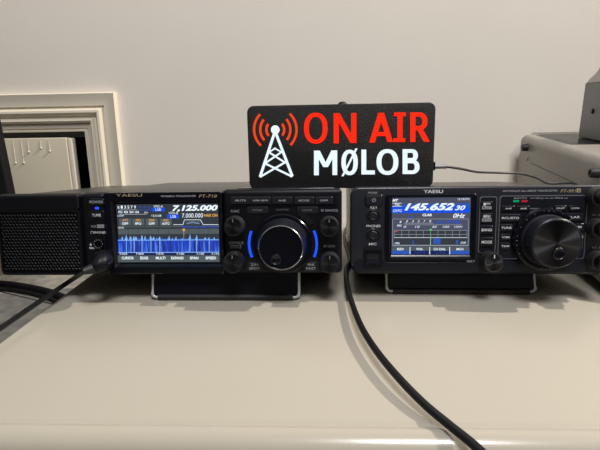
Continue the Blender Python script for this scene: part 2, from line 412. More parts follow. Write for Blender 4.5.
# ------------------------------------------------------------------ left transceiver
def left_radio():
    loc = (0, 0, 0); rz = D2R(-0.4)
    a = on_y(84, 274, 0); c = on_y(343, 272.5, 0)
    loc = ((a.x + c.x) / 2, 0, (a.z + c.z) / 2); rot = (D2R(-4.5), 0, rz)
    F = Face(loc, rot); P = F.P
    t = empty('transceiver', loc, rot)
    x0 = P(84, 240)[0]; x1 = P(342, 240)[0]; H = P(220, 188.5)[1]; W = x1 - x0; HL = P(160, 191.6, 4)[1]
    # chassis with lid
    b = MB(); b.rbox(x0 + 1, x1 - 5, 6, 250, 2, HL, 1.5, LID)
    for k in range(14): b.box(x0 + 60 + k * 9, x0 + 64 + k * 9, 150, 200, HL - .1, HL + .15, BLACK2)
    b.rbox(P(236, 190)[0], x1 - 6, 4, 24, HL - 3, H - .2, 1.2, BLACK2)     # glossy raised strip on the lid front
    screws(b, [(20, H - 12), (26, H - 22), (22, H - 45), (30, H - 52)], (x1 - 5, 1)); screws(b, [(60, 20), (200, 20)], (x1 - 5, 1))
    b.build('cabinet', t)
    # front bezel, three zones with recess for the display
    xa = P(108, 240)[0]; xb = P(224, 240)[0]
    sx0, sx1, sz0, sz1 = F(118.0, 204, 218.9, 262.2)
    b = MB()
    b.rbox(x0, xa - .6, -1, 16, 1, HL - .8, 3.5, BLACK)                     # left strip
    b.rbox(xb + .2, x1, -2, 16, 0, H - 1, 4, BLACK)                        # right block
    # display frame with sloped inner faces
    out = rr(xa, xb - .2, 0, HL - .2, 2.0); inn = rr(sx0 - 1, sx1 + 1, sz0 - 1, sz1 + 1, .8); inn2 = rr(sx0 - 4, sx1 + 3, sz0 - 4, sz1 + 2.5, 1.2)
    b.loft([[(x, 16, z) for x, z in out], [(x, -2.5, z) for x, z in out], [(x, -3.6, z) for x, z in rr(xa + 1, xb - 1.2, 1, HL - 1.2, 1.5)],
            [(x, -3.6, z) for x, z in inn2], [(x, .6, z) for x, z in inn]], BLACK2, True, False)
    word(b, F, 'YAESU', (116, 193.9, 142, 196.6), GOLD, -3.6, .0)
    word(b, F, 'HF/50MHz TRANSCEIVER', (161, 195.2, 196, 197.0), GREY, -3.6)
    word(b, F, 'FT-710', (199, 194.6, 217, 197.6), GOLD, -3.6, .0, .2)
    for s, bx in (('TUNE', (92, 213.8, 101, 216.4)), ('PHONES', (94, 231.3, 105.5, 233.6)), ('VOX', (91, 225.2, 96.5, 227.6))):
        word(b, F, s, bx, WHITE if s != 'VOX' else GREY, -1.4)
    bx = F(97, 224.6, 104, 227.9, -1.4); b.rect(*bx, -1.05, GREY); b.text('MOX', bx[0] + .6, bx[1] - .6, bx[2] + .8, bx[3] - .8, -1.2, BLACK)
    q = P(92, 232.5, -1.2); b.arc(q[0], q[1], 1.0, 1.5, 0, 180, -1.1, GREY, .2); b.rect(q[0] - 1.5, q[0] - .9, q[1] - 1.4, q[1], -1.1, GREY); b.rect(q[0] + .9, q[0] + 1.5, q[1] - 1.4, q[1], -1.1, GREY)
    for s, bx in (('FUNC', (231, 209.8, 239.5, 212.4)), ('STEP/MCH', (229, 241.6, 243, 244.3)), ('RF GAIN/SQL', (321, 209.2, 338.5, 212)), ('AF GAIN', (323.5, 244.8, 334.5, 247.4)), ('BAND MODE', (276.5, 208.8, 288.5, 210.4))):
        word(b, F, s, bx, DIM if s == 'BAND MODE' else GREY, -2.5, .0)
    bx = F(230.5, 245.3, 241, 248.2, -2.5); b.rect(*bx, -2.1, GREY); b.rect(bx[0] + .4, bx[1] - .4, bx[2] + .4, bx[3] - .4, -2.25, BLACK)
    b.text('DIAL', bx[0] + 2, bx[1] - 2, bx[2] + .8, bx[3] - .8, -2.3, GREY)
    word(b, F, '+', (89.5, 243, 92, 246.5), WHITE, -1.2)
    word(b, F, 'MIC', (89.5, 247, 94.5, 249), WHITE, -1.2)
    # ridge under the top key row
    for k in range(52):
        xx = P(226, 205)[0] + 4 + k * (x1 - P(226, 205)[0] - 9) / 52; b.box(xx, xx + 1.2, -2.9, -1.9, P(280, 206)[1], P(280, 204.8)[1], BLACK2)
    b.build('bezel', t)
    # keys
    pw = key(t, F, (88.5, 198.5, 104.5, 205.5), 'POWER', 'power_button', BTNL, -2.0, r=2.5, tm=GREY)
    b = MB(); b.pad(*F(94.8, 207, 98.8, 209.4, -1.4), .8, -1.6, 0, .2, E_LED); o = b.build('indicator_light', t); o['label'] = 'small blue power light'
    key(t, F, (88.5, 210.6, 104.5, 218.5), '', 'button', BTNL, -1.3, r=2.5)
    for s, cx, wd in (('M\u25b8V' if False else 'MUTE', 240.5, 10), ('V/M MW', 260.5, 10), ('A/B', 282, 10), ('MODE', 304, 10), ('QMB', 324, 8.6)):
        key(t, F, (cx - wd, 196.8, cx + wd, 204.2), s, 'button', BTN, -3.0, r=1.2, tm=GREY, ts=.42)
    for s, a_, b_ in (('SYNC', 247, 268), ('LOCK', 297, 318)):
        key(t, F, (a_, 206.6, b_, 213.8), s, 'button', BTN, -3.0, r=2.0, tm=DIM, ts=.42)
    for s1, s2, a_, b_ in (('ZIN', 'SPOT', 246.5, 262.5), ('FINE', 'FAST', 303.5, 318.5)):
        x_, X_, z_, Z_ = F(a_, 261.8, b_, 271.2, -2.4); k = MB(); k.pad(x_, X_, z_, Z_, 2.0, -2.6, 0, .5, BTNL)
        k.text(s1, x_ + 4, X_ - 4, (z_ + Z_) / 2 + .8, Z_ - 1.6, -2.6, GREY, .01); k.text(s2, x_ + 2.5, X_ - 2.5, z_ + 1.6, (z_ + Z_) / 2 - .6, -2.6, GREY, .01); k.build('button', t)
    # headphone jack
    q = P(99.5, 243.5); b = MB(); b.lathe([(5.2, 1.0), (5.2, 2.2), (4.2, 2.6), (3.2, 2.0), (3.0, -3)], BLACK2, 28, (q[0], 0, q[1]), '-y')
    for k in range(10):
        a_ = k / 10 * 2 * PI; b.box(q[0] + 4.1 * math.cos(a_) - .3, q[0] + 4.1 * math.cos(a_) + .3, -2.8, -2.3, q[1] + 4.1 * math.sin(a_) - .3, q[1] + 4.1 * math.sin(a_) + .3, GREY)
    b.build('headphone_jack', t)
    # small knobs
    for px, py, r in ((235.5, 225.2, 9.0), (235, 261, 9.8), (329, 225.5, 9.0), (329.5, 261.2, 9.2)):
        knob(t, 'knob', P, px, py, r * .98, 13, y0=-2)
    # main dial
    qx, qz = P(283.0, 243.3); b = MB()
    b.lathe([(28.5, 2), (28.5, 4.5), (27.6, 5.5), (25.5, 5.6)], BLACK2, 96)
    b.lathe([(24.8, 5), (24.2, 8), (22.2, 14), (21.0, 21), (20.4, 24)], NAVY, 96)
    b.lathe([(20.4, 23.6), (20.4, 24.4), (20.0, 24.9), (19.4, 24.9), (19.2, 24.4)], RING, 96, caps=False)
    b.lathe([(19.3, 24.0), (19.1, 24.6), (8, 24.3), (.01, 24.2)], BLACK2, 96)
    dial = b.build('tuning_dial', t, 30, (qx, 0, qz), (PI / 2, 0, 0)); dial['label'] = 'large black tuning dial with bright rim'
    b = MB(); b.lathe([(5.2, 24.3), (5.0, 25.2), (4.2, 25.6), (3.2, 24.9), (.01, 24.5)], BLACK2, 32, (-4.5, -10.5, 0)); b.build('finger_hole', dial, 50)
    for a0 in (157, -23):
        b = MB(); b.arc(qx, qz - .3, 31.0, 33.3, a0, a0 + 46, -2.0, E_BLUE, 1.2, 18)
        o = b.build('light_arc', t, 40); o['label'] = 'glowing blue arc beside the tuning dial'
    # metal collar on the upper right of the dial
    b = MB(); b.arc(qx, qz, 30.5, 35.5, 34, 62, -2.0, NAVY, 2.0, 12); b.build('dial_collar', t, 40)
    # ---- display
    b = MB(); b.rect(sx0, sx1, sz0, sz1, .8, L_BG, 1.0); sc = b.build('display', t, 0); sc['label'] = 'lit colour screen showing 7.125.000'
    y = -.25
    b = MB(); G = lambda s, bx, m, bo=.02, sl=0, yy=y: b.text(s, *F(*bx, yy), yy, m, bo, sl)
    Rr = lambda bx, m, yy=y: b.rect(*F(*bx, yy), yy, m, .08)
    G('7,125.000', (172, 205.0, 217.8, 211.8), L_W, .045, .25)
    G('7.000.000', (182, 213.4, 203, 217.6), L_W, .0, .1)
    G('NAR ON', (204, 213.8, 217.5, 216.8), L_ORG, .03)
    Rr((167, 214.4, 179, 218.6), L_BLU); G('VFO-B', (168.5, 211.8, 178, 214.2), L_W, .0); G('LSB', (170.5, 215.2, 176, 217.8), L_W, .0, 0, y - .1)
    Rr((152, 207.8, 164.5, 211.4), L_BLU); G('VFO-A', (153.5, 205.2, 163, 207.6), L_W, .0); G('LSB', (155.5, 208.4, 161, 210.8), L_W, .0, 0, y - .1)
    G('12:15:08', (151.8, 214.6, 161.3, 216.8), L_W, .0)
    b.build('frequency_readout', sc, 0)
    b = MB()
    for k, s in enumerate('S13579'): G(s, (117.6 + k * 3.3, 206.0 - (.4 if k else -.2), 119.4 + k * 3.3, 208.6), L_W, .02)
    for k, s in enumerate(('+20', '+40', '+60')): G(s, (138 + k * 4.6, 206.0, 141.5 + k * 4.6, 208.4), L_BLM, .0)
    Rr((119, 209.6, 137, 210.2), L_DIM); Rr((137, 209.6, 151, 210.2), L_BLM)
    for k, s in enumerate(('PO', '0', '50', '100')): G(s, (118.5 + k * 5.5, 211.0, 122.5 + k * 5.5, 213.2), L_W, .02)
    Rr((119, 214.0, 147, 214.6), L_DIM); G('ID', (144.5, 211.8, 148, 213.2), L_W, .0); G('COMP', (117.6, 215.0, 124, 216.6), L_W, .0)
    b.build('signal_meter', sc, 0)
    b = MB()
    for cx, s1, s2, w1, w2 in ((125.3, 'ATT', 'OFF', 5.6, 6), (138.3, 'IPO', 'IPO', 4.6, 6), (151.8, 'DNF', 'OFF', 5.6, 6), (165.8, 'AGC', 'AUTO', 5.4, 7.5)):
        Rr((cx - 6, 218.6, cx + 6, 225.4), L_BAR); G(s1, (cx - w1 / 2, 219.0, cx + w1 / 2, 221.4), L_ORG, .02, 0, y - .1); G(s2, (cx - w2 / 2, 222.4, cx + w2 / 2, 224.8), L_W, .02, 0, y - .1)
    Rr((117.6, 226.2, 219.4, 227.0), L_BAR); G('CENTER', (118.2, 226.8, 124, 228.6), L_W, .0)
    # filter shape
    def ln(ax, ay, bx_, by_, m, wd=.5):
        p_ = P(ax, ay, y); q_ = P(bx_, by_, y); b.line(p_[0], p_[1], q_[0], q_[1], wd, y, m, .1)
    ln(173.5, 224.6, 183, 224.6, L_W, .45); ln(183, 224.6, 184.5, 219.8, L_W, .45); ln(184.5, 219.8, 200.5, 219.8, L_W, .45); ln(200.5, 219.8, 203, 224.6, L_W, .45); ln(203, 224.6, 218.5, 224.6, L_W, .45)
    Rr((185.5, 221.4, 200, 224.2), L_BAR); ln(187, 223.8, 192.5, 221.8, L_LB, .4); ln(192.5, 221.8, 199, 223.8, L_LB, .4)
    for s, a_, b_ in (('WIDTH 3000', 181.5, 198.5), ('SHIFT', 200.5, 207.5), ('NOTCH', 209, 218.4)): G(s, (a_, 226.0, b_, 228.0), L_BLU, .0)
    b.build('filter_readout', sc, 0)
    b = MB()
    Rr((118.2, 229.0, 218.9, 234.0), L_BAR, y + .1)
    Rr((118.2, 239.8, 218.9, 252.3), L_WF)
    # spectrum outline as one serrated strip
    xs = []; N = 150; rnd = random.Random(3)
    peaks = {190.0: 7, 196.6: 7.5, 130.5: 5, 134.0: 5.5, 142.0: 6.5, 150.5: 5.2, 159.5: 4.4, 176: 3.6, 169: 5.8, 209: 3.4, 126.3: 6, 122.2: 4.4, 145: 4, 136: 4.4, 154: 3, 205.5: 2.4, 214: 2.4}
    top = []
    for k in range(N + 1):
        px = 118.2 + k * 100.7 / N; h = .7 + rnd.random() * 1.3
        for c_, hh in peaks.items(): h += hh * .62 * max(0, 1 - abs(px - c_) / 1.0)
        top.append((px, 240.0 - h))
    for k in range(N):
        A_, B_ = top[k], top[k + 1]; p0_ = P(A_[0], 240.2, y); p1_ = P(B_[0], 240.2, y); q0 = P(*A_, y); q1 = P(*B_, y)
        hh = 240 - (A_[1] + B_[1]) / 2
        b.plate([p0_, p1_, q1, q0], y - .1, y, L_LB if hh > 1.9 else L_BLM)
    Rr((118.2, 239.7, 218.9, 240.4), L_LB, y - .12); Rr((118.2, 252.0, 218.9, 252.7), L_LB, y - .02)
    for px in (126.5, 134.2, 142, 151, 159.8, 190, 196.6, 209.2, 131): ln(px, 240, px, 252.2, L_LB, .7)
    ln(183.8, 229.0, 183.8, 239.6, L_ORG, .35); Rr((182.6, 228.6, 185, 231), L_ORG, y - .1)
    for k in range(1, 10): ln(118.2 + k * 10.07, 229, 118.2 + k * 10.07, 239, L_BG, .3)
    b.build('spectrum_scope', sc, 0)
    b = MB()
    Rr((117.8, 252.8, 219.2, 255.0), L_NAVY)
    for px, s in ((119.5, '7.025'), (136, '7.050'), (156, '7.075'), (176.5, '7.100'), (196.5, '7.150'), (211.5, '7.175')): G(s, (px, 252.9, px + 7.6, 254.7), L_W, .01, 0, y - .1)
    Rr((117.8, 255.4, 219.2, 262.0), L_BAR)
    for cx, s, wd in ((127.8, 'CURSOR', 12), (144.2, 'EDGE', 8), (160.6, 'MULTI', 9.5), (177.4, 'EXPAND', 12.5), (194.2, 'SPAN', 8.5), (210.8, 'SPEED', 10.5)):
        G(s, (cx - wd / 2, 256.6, cx + wd / 2, 259.4), L_W, .03, 0, y - .1)
    b.build('menu_bar', sc, 0)
    # stand
    q0 = P(153, 290, 8); q1 = P(299, 290, 8)
    zb = None
    # bar touches the shelf: world z = 1.5
    yb = 6.0
    zb = (3.1 - loc[2] - math.sin(rot[0]) * yb) / math.cos(rot[0])
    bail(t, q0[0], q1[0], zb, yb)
    for x in (x0 + 30, x1 - 30):
        yb2 = 225.0; zf = (0.2 - loc[2] - math.sin(rot[0]) * yb2) / math.cos(rot[0]); b = MB()
        b.lathe([(6, zf), (7, zf + 2), (7, 2.4)], RUB, 20, (x, yb2, 0)); b.build('rear_foot', t, 40)
    tag(t, 'black radio transceiver with blue-lit dial and screen reading 7.125.000, left of the pair', 'radio')
    return t, F, x0, x1, H, loc, rot
RA, FA, ax0, ax1, AH, aloc, arot = left_radio()

# ------------------------------------------------------------------ loudspeaker beside it
def speaker():
    F = FA; P = F.P
    sp_l = P(-1.5, 235)[0]; sp_r = ax0 - .6; z0 = P(40, 275.5)[1]; z1 = P(40, 194)[1]
    mw = Matrix.Translation(Vector(aloc)) @ Euler(arot).to_matrix().to_4x4()
    cx = (sp_l + sp_r) / 2; base = mw @ Vector((cx, 0, z0))
    t = empty('loudspeaker', base, arot); hw = (sp_r - sp_l) / 2; H = z1 - z0
    b = MB(); b.rbox(-hw, hw, 0, 14, 0, H, 5, BLACK)
    b.rbox(-hw + 2, hw - 1, 10, 235, 3, H - 2, 2.5, LID)
    b.rbox(-hw + 1.0, hw - 1.0, -2.2, 6, H - 15.5, H - .8, 2.2, BLACK)             # smooth brow above the grille
    b.build('case', t)
    # perforated grille, real hexagonal holes
    g = MB(); z_top = H - 17; z_bot = 4.0; xl = -hw + 3.2; xr = hw - 3.0
    a = 1.95; dx = a * math.sqrt(3); dz = a * 1.5; row = 0; z = z_bot + a
    while z + a < z_top:
        x = xl + dx / 2 + (dx / 2 if row % 2 else 0)
        while x + dx / 2 < xr + .1:
            o = [(x + a * math.cos(D2R(30 + 60 * k)), z + a * math.sin(D2R(30 + 60 * k))) for k in range(6)]
            i = [(x + a * .66 * math.cos(D2R(30 + 60 * k)), z + a * .66 * math.sin(D2R(30 + 60 * k))) for k in range(6)]
            vs = [(p[0], -1.4, p[1]) for p in o] + [(p[0], -1.9, p[1]) for p in i] + [(p[0], -.2, p[1]) for p in i]
            fs = []
            for k in range(6):
                n_ = (k + 1) % 6; fs.append([k, n_, 6 + n_, 6 + k]); fs.append([6 + k, 6 + n_, 12 + n_, 12 + k])
            g.add(vs, fs, BLACK); x += dx
        z += dz; row += 1
    g.plate(rr(xl - 1, xr + 1, z_bot - 1.5, z_top + .5, 4), -.15, .3, BTNL)
    # rim
    o1 = rr(xl - 2.2, xr + 2.2, z_bot - 3, z_top + 2, 5); i1 = rr(xl - .4, xr + .4, z_bot - .8, z_top + .2, 3.6)
    g.loft([[(x, .2, z) for x, z in o1], [(x, -2, z) for x, z in o1], [(x, -2.2, z) for x, z in i1], [(x, -.1, z) for x, z in i1]], BLACK, False, False)
    g.build('grille', t, 25)
    b = MB(); b.box(hw - 2, hw + 3.6, 30, 60, 20, 60, LID); b.build('mounting_bracket', t, 0)
    tag(t, 'black loudspeaker with perforated grille overhanging the left end of the shelf', 'speaker')
speaker()

# ------------------------------------------------------------------ right transceiver
def right_radio():
    rz = D2R(-1.2)
    a = on_y(351, 275, 2); c = on_y(609, 274, -4)
    loc = ((a.x + c.x) / 2, -1, (a.z + c.z) / 2 - 0.5); rot = (D2R(-5.2), 0, rz)
    F = Face(loc, rot); P = F.P
    t = empty('transceiver', loc, rot)
    x0 = P(350.5, 240)[0]; x1 = P(609, 240)[0]; H = P(430, 186.5)[1]
    b = MB(); b.rbox(x0 + 6, x1 - 9, 16, 255, 3, H - 3.0, 2.0, LID)
    b.rbox(x0 + 3, x1 - 3, 7, 22, 2, H - 1.6, 3.0, NAVY)
    screws(b, [(30, H - 20), (36, H - 28), (32, H - 50), (70, 20)], (x0 + 6, -1))
    b.build('cabinet', t)
    # bezel
    sx0, sx1, sz0, sz1 = F(391.9, 197.6, 469.6, 254.4)
    b = MB()
    b.rbox(x0, x1, 0, 16, 4, H, 2.2, CHAR, 4, 8.0)
    b.loft([[(x, yy, z) for x, z in rr(x0 + i, x1 - i, lo, 14, 5)] for yy, i, lo in ((12, 1, 1), (3, 2, 0.5), (-1.5, 3, 3.5), (-1.8, 5, 8))], NAVY)
    # display frame
    fx0, fx1, fz0, fz1 = F(385, 194, 476, 263, -2)
    out = rr(fx0, fx1, fz0, fz1, 2.5); inn2 = rr(sx0 - 2.6, sx1 + 2.4, sz0 - 3.6, sz1 + 1.8, 1.0); inn = rr(sx0 - .8, sx1 + .8, sz0 - .8, sz1 + .8, .5)
    b.loft([[(x, 1, z) for x, z in out], [(x, -1.8, z) for x, z in out], [(x, -2.4, z) for x, z in rr(fx0 + .7, fx1 - .7, fz0 + .7, fz1 - .7, 2)],
            [(x, -2.4, z) for x, z in inn2], [(x, -.4, z) for x, z in inn]], BLACK2, True, False)
    # key panels: silver outlined recesses
    for bx in ((479, 196.5, 496.3, 253), (498.6, 195.4, 586, 259)):
        q = F(*bx, -1); b.plate(rr(*q, 2.6), -1.0, .5, SILV); b.plate(rr(q[0] + .7, q[1] - .7, q[2] + .7, q[3] - .7, 2.2), -1.35, .4, NAVY)
    word(b, F, 'YAESU', (423.5, 189.8, 443, 193.2), WHITE, -.4, .02)
    word(b, F, 'HF/VHF/UHF ALL MODE TRANSCEIVER', (503, 189.8, 557.5, 191.8), GREY, -.4)
    word(b, F, 'FT-991', (560.5, 189.4, 576, 192.6), GOLD, -.4, .0, .25)
    q = F(576.8, 188.6, 580.8, 192.4, -.4); b.rect(*q, -.1, GOLD); b.text('A', q[0] + .8, q[1] - .8, q[2] + .6, q[3] - .6, -.5, BLACK, .03)
    word(b, F, 'POWER', (368, 191.8, 377.5, 193.8), GREY, -.2)
    word(b, F, 'KEY', (370.5, 205.8, 377.5, 208.6), WHITE, -.2)
    word(b, F, 'PHONES', (366.5, 224.8, 380.5, 227.2), WHITE, -.2)
    word(b, F, 'MIC', (369, 242.8, 376.5, 245.2), WHITE, -.2)
    word(b, F, 'MULTI', (467, 260.2, 474.5, 262.2), GREY, -2.6)
    for s, bx in (('BUSY/TX', (514, 197.4, 527, 199)), ('VFO-A', (535, 197.4, 543.5, 199)), ('VFO-B', (554.5, 197.2, 563, 198.8))): word(b, F, s, bx, GREY, -1.5)
    for a_, b_ in ((530, 534.2), (544.5, 549), (550, 553.5), (564, 568)): b.rect(*F(a_, 198, b_, 198.4, -1.4), -1.35, GREY)
    b.rect(*F(530, 208, 553, 209.1, -1.5), -1.35, SILV)
    for s, bx in (('SQL  RF', (592, 214.2, 601, 216)), ('MIC  AF', (592, 246.6, 602, 248.6))): word(b, F, s, bx, GREY, -.3)
    b.build('bezel', t)
    b = MB(); b.pad(*F(513.3, 200.2, 519.2, 202.2, -1.6), .4, -1.7, -1.2, .2, E_GRN); o = b.build('indicator_light', t); o['label'] = 'green indicator light'
    b = MB(); b.pad(*F(521.4, 200.2, 527.6, 202.2, -1.6), .4, -1.7, -1.2, .2, E_REDL); o = b.build('indicator_light', t); o['label'] = 'red indicator light'
    # power key
    q = F(365.5, 195.4, 382, 204.6, -.6); b = MB(); b.pad(q[0] - .8, q[1] + .8, q[2] - .8, q[3] + .8, 2, -.6, .6, .3, BTNL); b.pad(*q, 1.4, -2.4, 0, .7, BTN)
    cx = (q[0] + q[1]) / 2; cz = (q[2] + q[3]) / 2; b.arc(cx, cz, 1.3, 1.8, 120, 420, -2.4, GREY, .12); b.rect(cx - .2, cx + .2, cz + .4, cz + 2.2, -2.4, GREY); b.build('power_button', t)
    for py in (216, 235):
        q = P(373, py); b = MB()
        b.lathe([(6.6, -.3), (6.6, .8), (5.6, 1.6), (4.9, 1.6), (4.7, 1.0)], BTNL, 32, (q[0], 0, q[1]), '-y')
        b.lathe([(4.2, .5), (4.2, 2.2), (3.4, 2.8), (2.4, 2.4), (2.2, 1.2), (.01, 1.0)], SILV if False else NAVY, 28, (q[0], 0, q[1]), '-y')
        b.lathe([(2.3, 2.42), (2.2, 2.5), (.01, 2.5)], DARK, 20, (q[0], 0, q[1]), '-y'); b.build('headphone_jack' if py > 220 else 'key_jack', t)
    q = F(363.5, 247.8, 382.3, 268.5); b = MB()
    o_ = rr(*q, 2.5); i_ = rr(q[0] + 2.6, q[1] - 2.6, q[2] + 3.2, q[3] - 3.0, .6)
    b.loft([[(x, .4, z) for x, z in o_], [(x, -2, z) for x, z in o_], [(x, -2.2, z) for x, z in rr(q[0] + .6, q[1] - .6, q[2] + .6, q[3] - .6, 2.1)], [(x, -2.2, z) for x, z in i_], [(x, .2, z) for x, z in i_]], BLACK, False, False)
    b.plate(i_, -.2, .4, DARK); b.box((q[0] + q[1]) / 2 - 3, (q[0] + q[1]) / 2 + 3, -1.8, 0, q[2] + 3, q[2] + 5.6, BTNL)
    for k in range(8): b.box((q[0] + q[1]) / 2 - 4 + k * 1.1, (q[0] + q[1]) / 2 - 3.5 + k * 1.1, -.9, -.2, q[3] - 6, q[3] - 3.2, CHAR)
    b.build('microphone_socket', t)
    # keys of the left column
    key(t, F, (480.7, 201.4, 493, 210.4), 'F', 'button', BTNL, -2.6, r=1.0, plate='M-LIST')
    key(t, F, (480.7, 213.4, 493, 222.8), 'MENU', 'button', BTNL, -2.6, r=1.0, plate='SETUP')
    key(t, F, (480.7, 225.6, 493, 234.2), 'BAND', 'button', BTNL, -2.6, r=1.0, ts=.5)
    key(t, F, (480.7, 237.6, 493, 246.6), 'MODE', 'button', BTNL, -2.6, r=1.0, ts=.5)
    for s, bx in (('A=B', (502, 205.9, 515, 211)), ('A/B', (517, 205.9, 530, 211)), ('FAST', (554.5, 205.6, 567, 210.8)), ('LOCK', (569, 205.6, 582, 210.8)),
                  ('RCL/STO', (500.5, 214.2, 520.5, 221.8)), ('CLAR', (563.5, 213.2, 583.8, 221)), ('TUNE', (500.5, 224.2, 512.5, 231.4)), ('V/M', (500.5, 234, 510.5, 240.4)), ('TXW', (500.5, 242.8, 510.5, 249.6)),
                  ('VM', (573, 223.4, 583.8, 230.6)), ('C.S', (575, 233.4, 583.8, 240.2)), ('S', (575, 242.6, 583.8, 249.6))):
        key(t, F, bx, s, 'button', BTNL if bx[1] < 213 else BTN, -2.6, r=1.0, ts=.47)
    # knobs
    knob(t, 'knob', P, 489.0, 260.3, 8.8, 13.5, y0=-1.5, capm=CAP, pm=WHITE)  # white bar on this cap paints in the bright reflected streak
    for py in (196.5, 227.5, 259.5):
        x, z = P(594, py); b = MB()
        b.lathe([(8.8, 0), (8.8, 2), (8.5, 3), (8.3, 9), (7.9, 10), (7.2, 10.2)], RUB, 48, rib=.25, ribr=(3, 3))
        kb = b.build('knob', t, 40, (x, -1, z), (PI / 2, 0, 0))
        b = MB(); b.lathe([(6.6, 10), (6.2, 16), (5.6, 17), (.01, 17)], CAPL, 40); b.box(-.3, .3, 3, 5.6, 17, 17.15, WHITE); b.build('inner_knob', kb, 40)
    # main dial
    qx, qz = P(542.8, 239); b = MB()
    b.lathe([(29.2, 0), (29.2, 6.4), (28.4, 8.0), (26.6, 8.6), (23.6, 8.0)], BLACK2, 96)
    b.lathe([(23.6, 7.6), (23.4, 12), (23.0, 12.4)], RUB, 120, rib=.35, ribr=(1, 1))
    b.lathe([(22.8, 12), (22.6, 22), (22.0, 25.4), (21.0, 26.2), (20.2, 26.2)], NAVY, 96)
    b.lathe([(20.4, 26.1), (20.1, 26.45), (10, 26.45), (.01, 26.45)], CAP, 96)
    for k in range(40):
        a_ = k / 40 * 2 * PI; c_, s_ = math.cos(a_), math.sin(a_); L = 1.6 if k % 5 else 2.6
        if k % 5 == 0 or k % 2: b.add([(27.2 * c_ - .25 * s_ * 1, 27.2 * s_ + .25 * c_, 8.75), (27.2 * c_ + .25 * s_, 27.2 * s_ - .25 * c_, 8.75), ((27.2 - L * .3) * c_ + .25 * s_, (27.2 - L * .3) * s_ - .25 * c_, 8.75), ((27.2 - L * .3) * c_ - .25 * s_, (27.2 - L * .3) * s_ + .25 * c_, 8.75)], [[0, 1, 2, 3]], GREY)
    dial = b.build('tuning_dial', t, 30, (qx, 0, qz), (PI / 2, 0, 0)); dial['label'] = 'large charcoal tuning dial with finger hole'
    b = MB(); b.lathe([(5.6, 26.3), (5.4, 26.9), (4.7, 27.2), (4.1, 26.7), (2.6, 26.5), (.01, 26.55)], BLACK2, 36, (2.2, -9, 0)); b.build('finger_hole', dial, 50)
    # ---- display
    b = MB(); b.rect(sx0, sx1, sz0, sz1, .2, L_BG2, 1.0); sc = b.build('display', t, 0); sc['label'] = 'lit colour screen showing 145.652'
    y = -.95
    b = MB(); G = lambda s, bx, m, bo=.02, sl=0, yy=y: b.text(s, *F(*bx, yy), yy, m, bo, sl)
    Rr = lambda bx, m, yy=y: b.rect(*F(*bx, yy), yy, m, .08)
    def ln(ax, ay, bx_, by_, m, wd=.4):
        p_ = P(ax, ay, y); q_ = P(bx_, by_, y); b.line(p_[0], p_[1], q_[0], q_[1], wd, y - .02, m, .1)
    Rr((391.8, 206.5, 469.8, 213.0), L_BLU); Rr((402.5, 203.6, 469.8, 206.5), L_BLM)
    G('MT', (392.4, 199.0, 398.4, 201.6), L_W, .04, .3, y - .1)
    ln(392.2, 203.2, 401.8, 203.2, L_W); ln(392.2, 206.2, 401.8, 206.2, L_W); G('TN', (394.6, 203.6, 399.2, 205.9), L_W, .02, 0, y - .1)
    G('GRPG', (393, 209.4, 401.8, 212.0), L_W, .0, .2, y - .1)
    G('145.652', (404.4, 203.0, 454.4, 210.4), L_W, .04, .35, y - .15)
    G('30', (454.8, 205.4, 465.4, 210.2), L_W, .03, .35, y - .15)
    G('12:15UTC', (457.8, 198.2, 469.6, 200.0), L_W, .01)
    G('CLAR', (422.4, 213.6, 431.8, 216.2), L_W, .04, .2, y - .1)
    G('0Hz', (453.0, 213.4, 465.4, 217.8), L_W, .02, .35, y - .1)
    G('TAG', (408, 216.0, 412.4, 218.0), L_BLU, .02)
    b.build('frequency_readout', sc, 0)
    b = MB()
    ln(392.6, 219.0, 468.4, 219.0, L_DIM); ln(392.6, 219.0, 392.6, 245.4, L_DIM); ln(468.4, 219.0, 468.4, 245.4, L_DIM); ln(392.6, 245.4, 468.4, 245.4, L_DIM, .8)
    G('S', (399.4, 220.8, 401.6, 223.0), L_W, .02, .2); G('PO', (397, 224.6, 401.6, 226.6), L_W, .02, .2)
    for k, s in enumerate('13579'): G(s, (406 + k * 5.8, 220.2, 408 + k * 5.8, 222.4), L_W, .0, .2)
    for k, s in enumerate(('+20', '+40', '+60dB')): G(s, (436.5 + k * 8, 220.2, 442 + k * 8.8, 222.4), L_BLU, .02, .2)
    ln(404, 223.2, 433, 223.2, L_DIM, .5); ln(433, 223.2, 462, 223.2, L_BLM, .5); ln(404, 224.8, 462, 224.8, L_DIM, .4)
    for px, s in ((403.6, '0'), (415, '10'), (432, '50'), (442.6, '100'), (454, '150W')): G(s, (px, 225.8, px + 2.0 * len(s) + .6, 227.8), L_W, .0, .2)
    b.build('signal_meter', sc, 0)
    b = MB()
    Rr((394, 230.4, 467, 244.6), L_BG, y + .02)
    for py in (230.4, 234.4, 237.6): ln(394.2, py, 467, py, L_DIM if py < 237 else L_W, .35)
    for k in range(11): ln(394.4 + k * 7.25, 230.4, 394.4 + k * 7.25, 237.4, L_DIM, .3)
    ln(430.6, 229, 430.6, 245, L_GRN, .35); ln(430.6, 237.6, 430.6, 245, L_W, .3); Rr((429.6, 228.9, 431.8, 230.6), L_GRN, y - .1); Rr((394.6, 231, 398, 232), L_RED)
    Rr((433, 238.4, 440.5, 243.8), L_BLM); Rr((412.4, 240.6, 413.6, 244.4), L_BLM); Rr((456, 240, 458.2, 244), L_BLM)
    G('100k', (394.8, 242.2, 400, 244.2), L_W, .01); G('STOP', (460.6, 241.8, 466, 243.8), L_W, .01)
    b.build('spectrum_scope', sc, 0)
    b = MB()
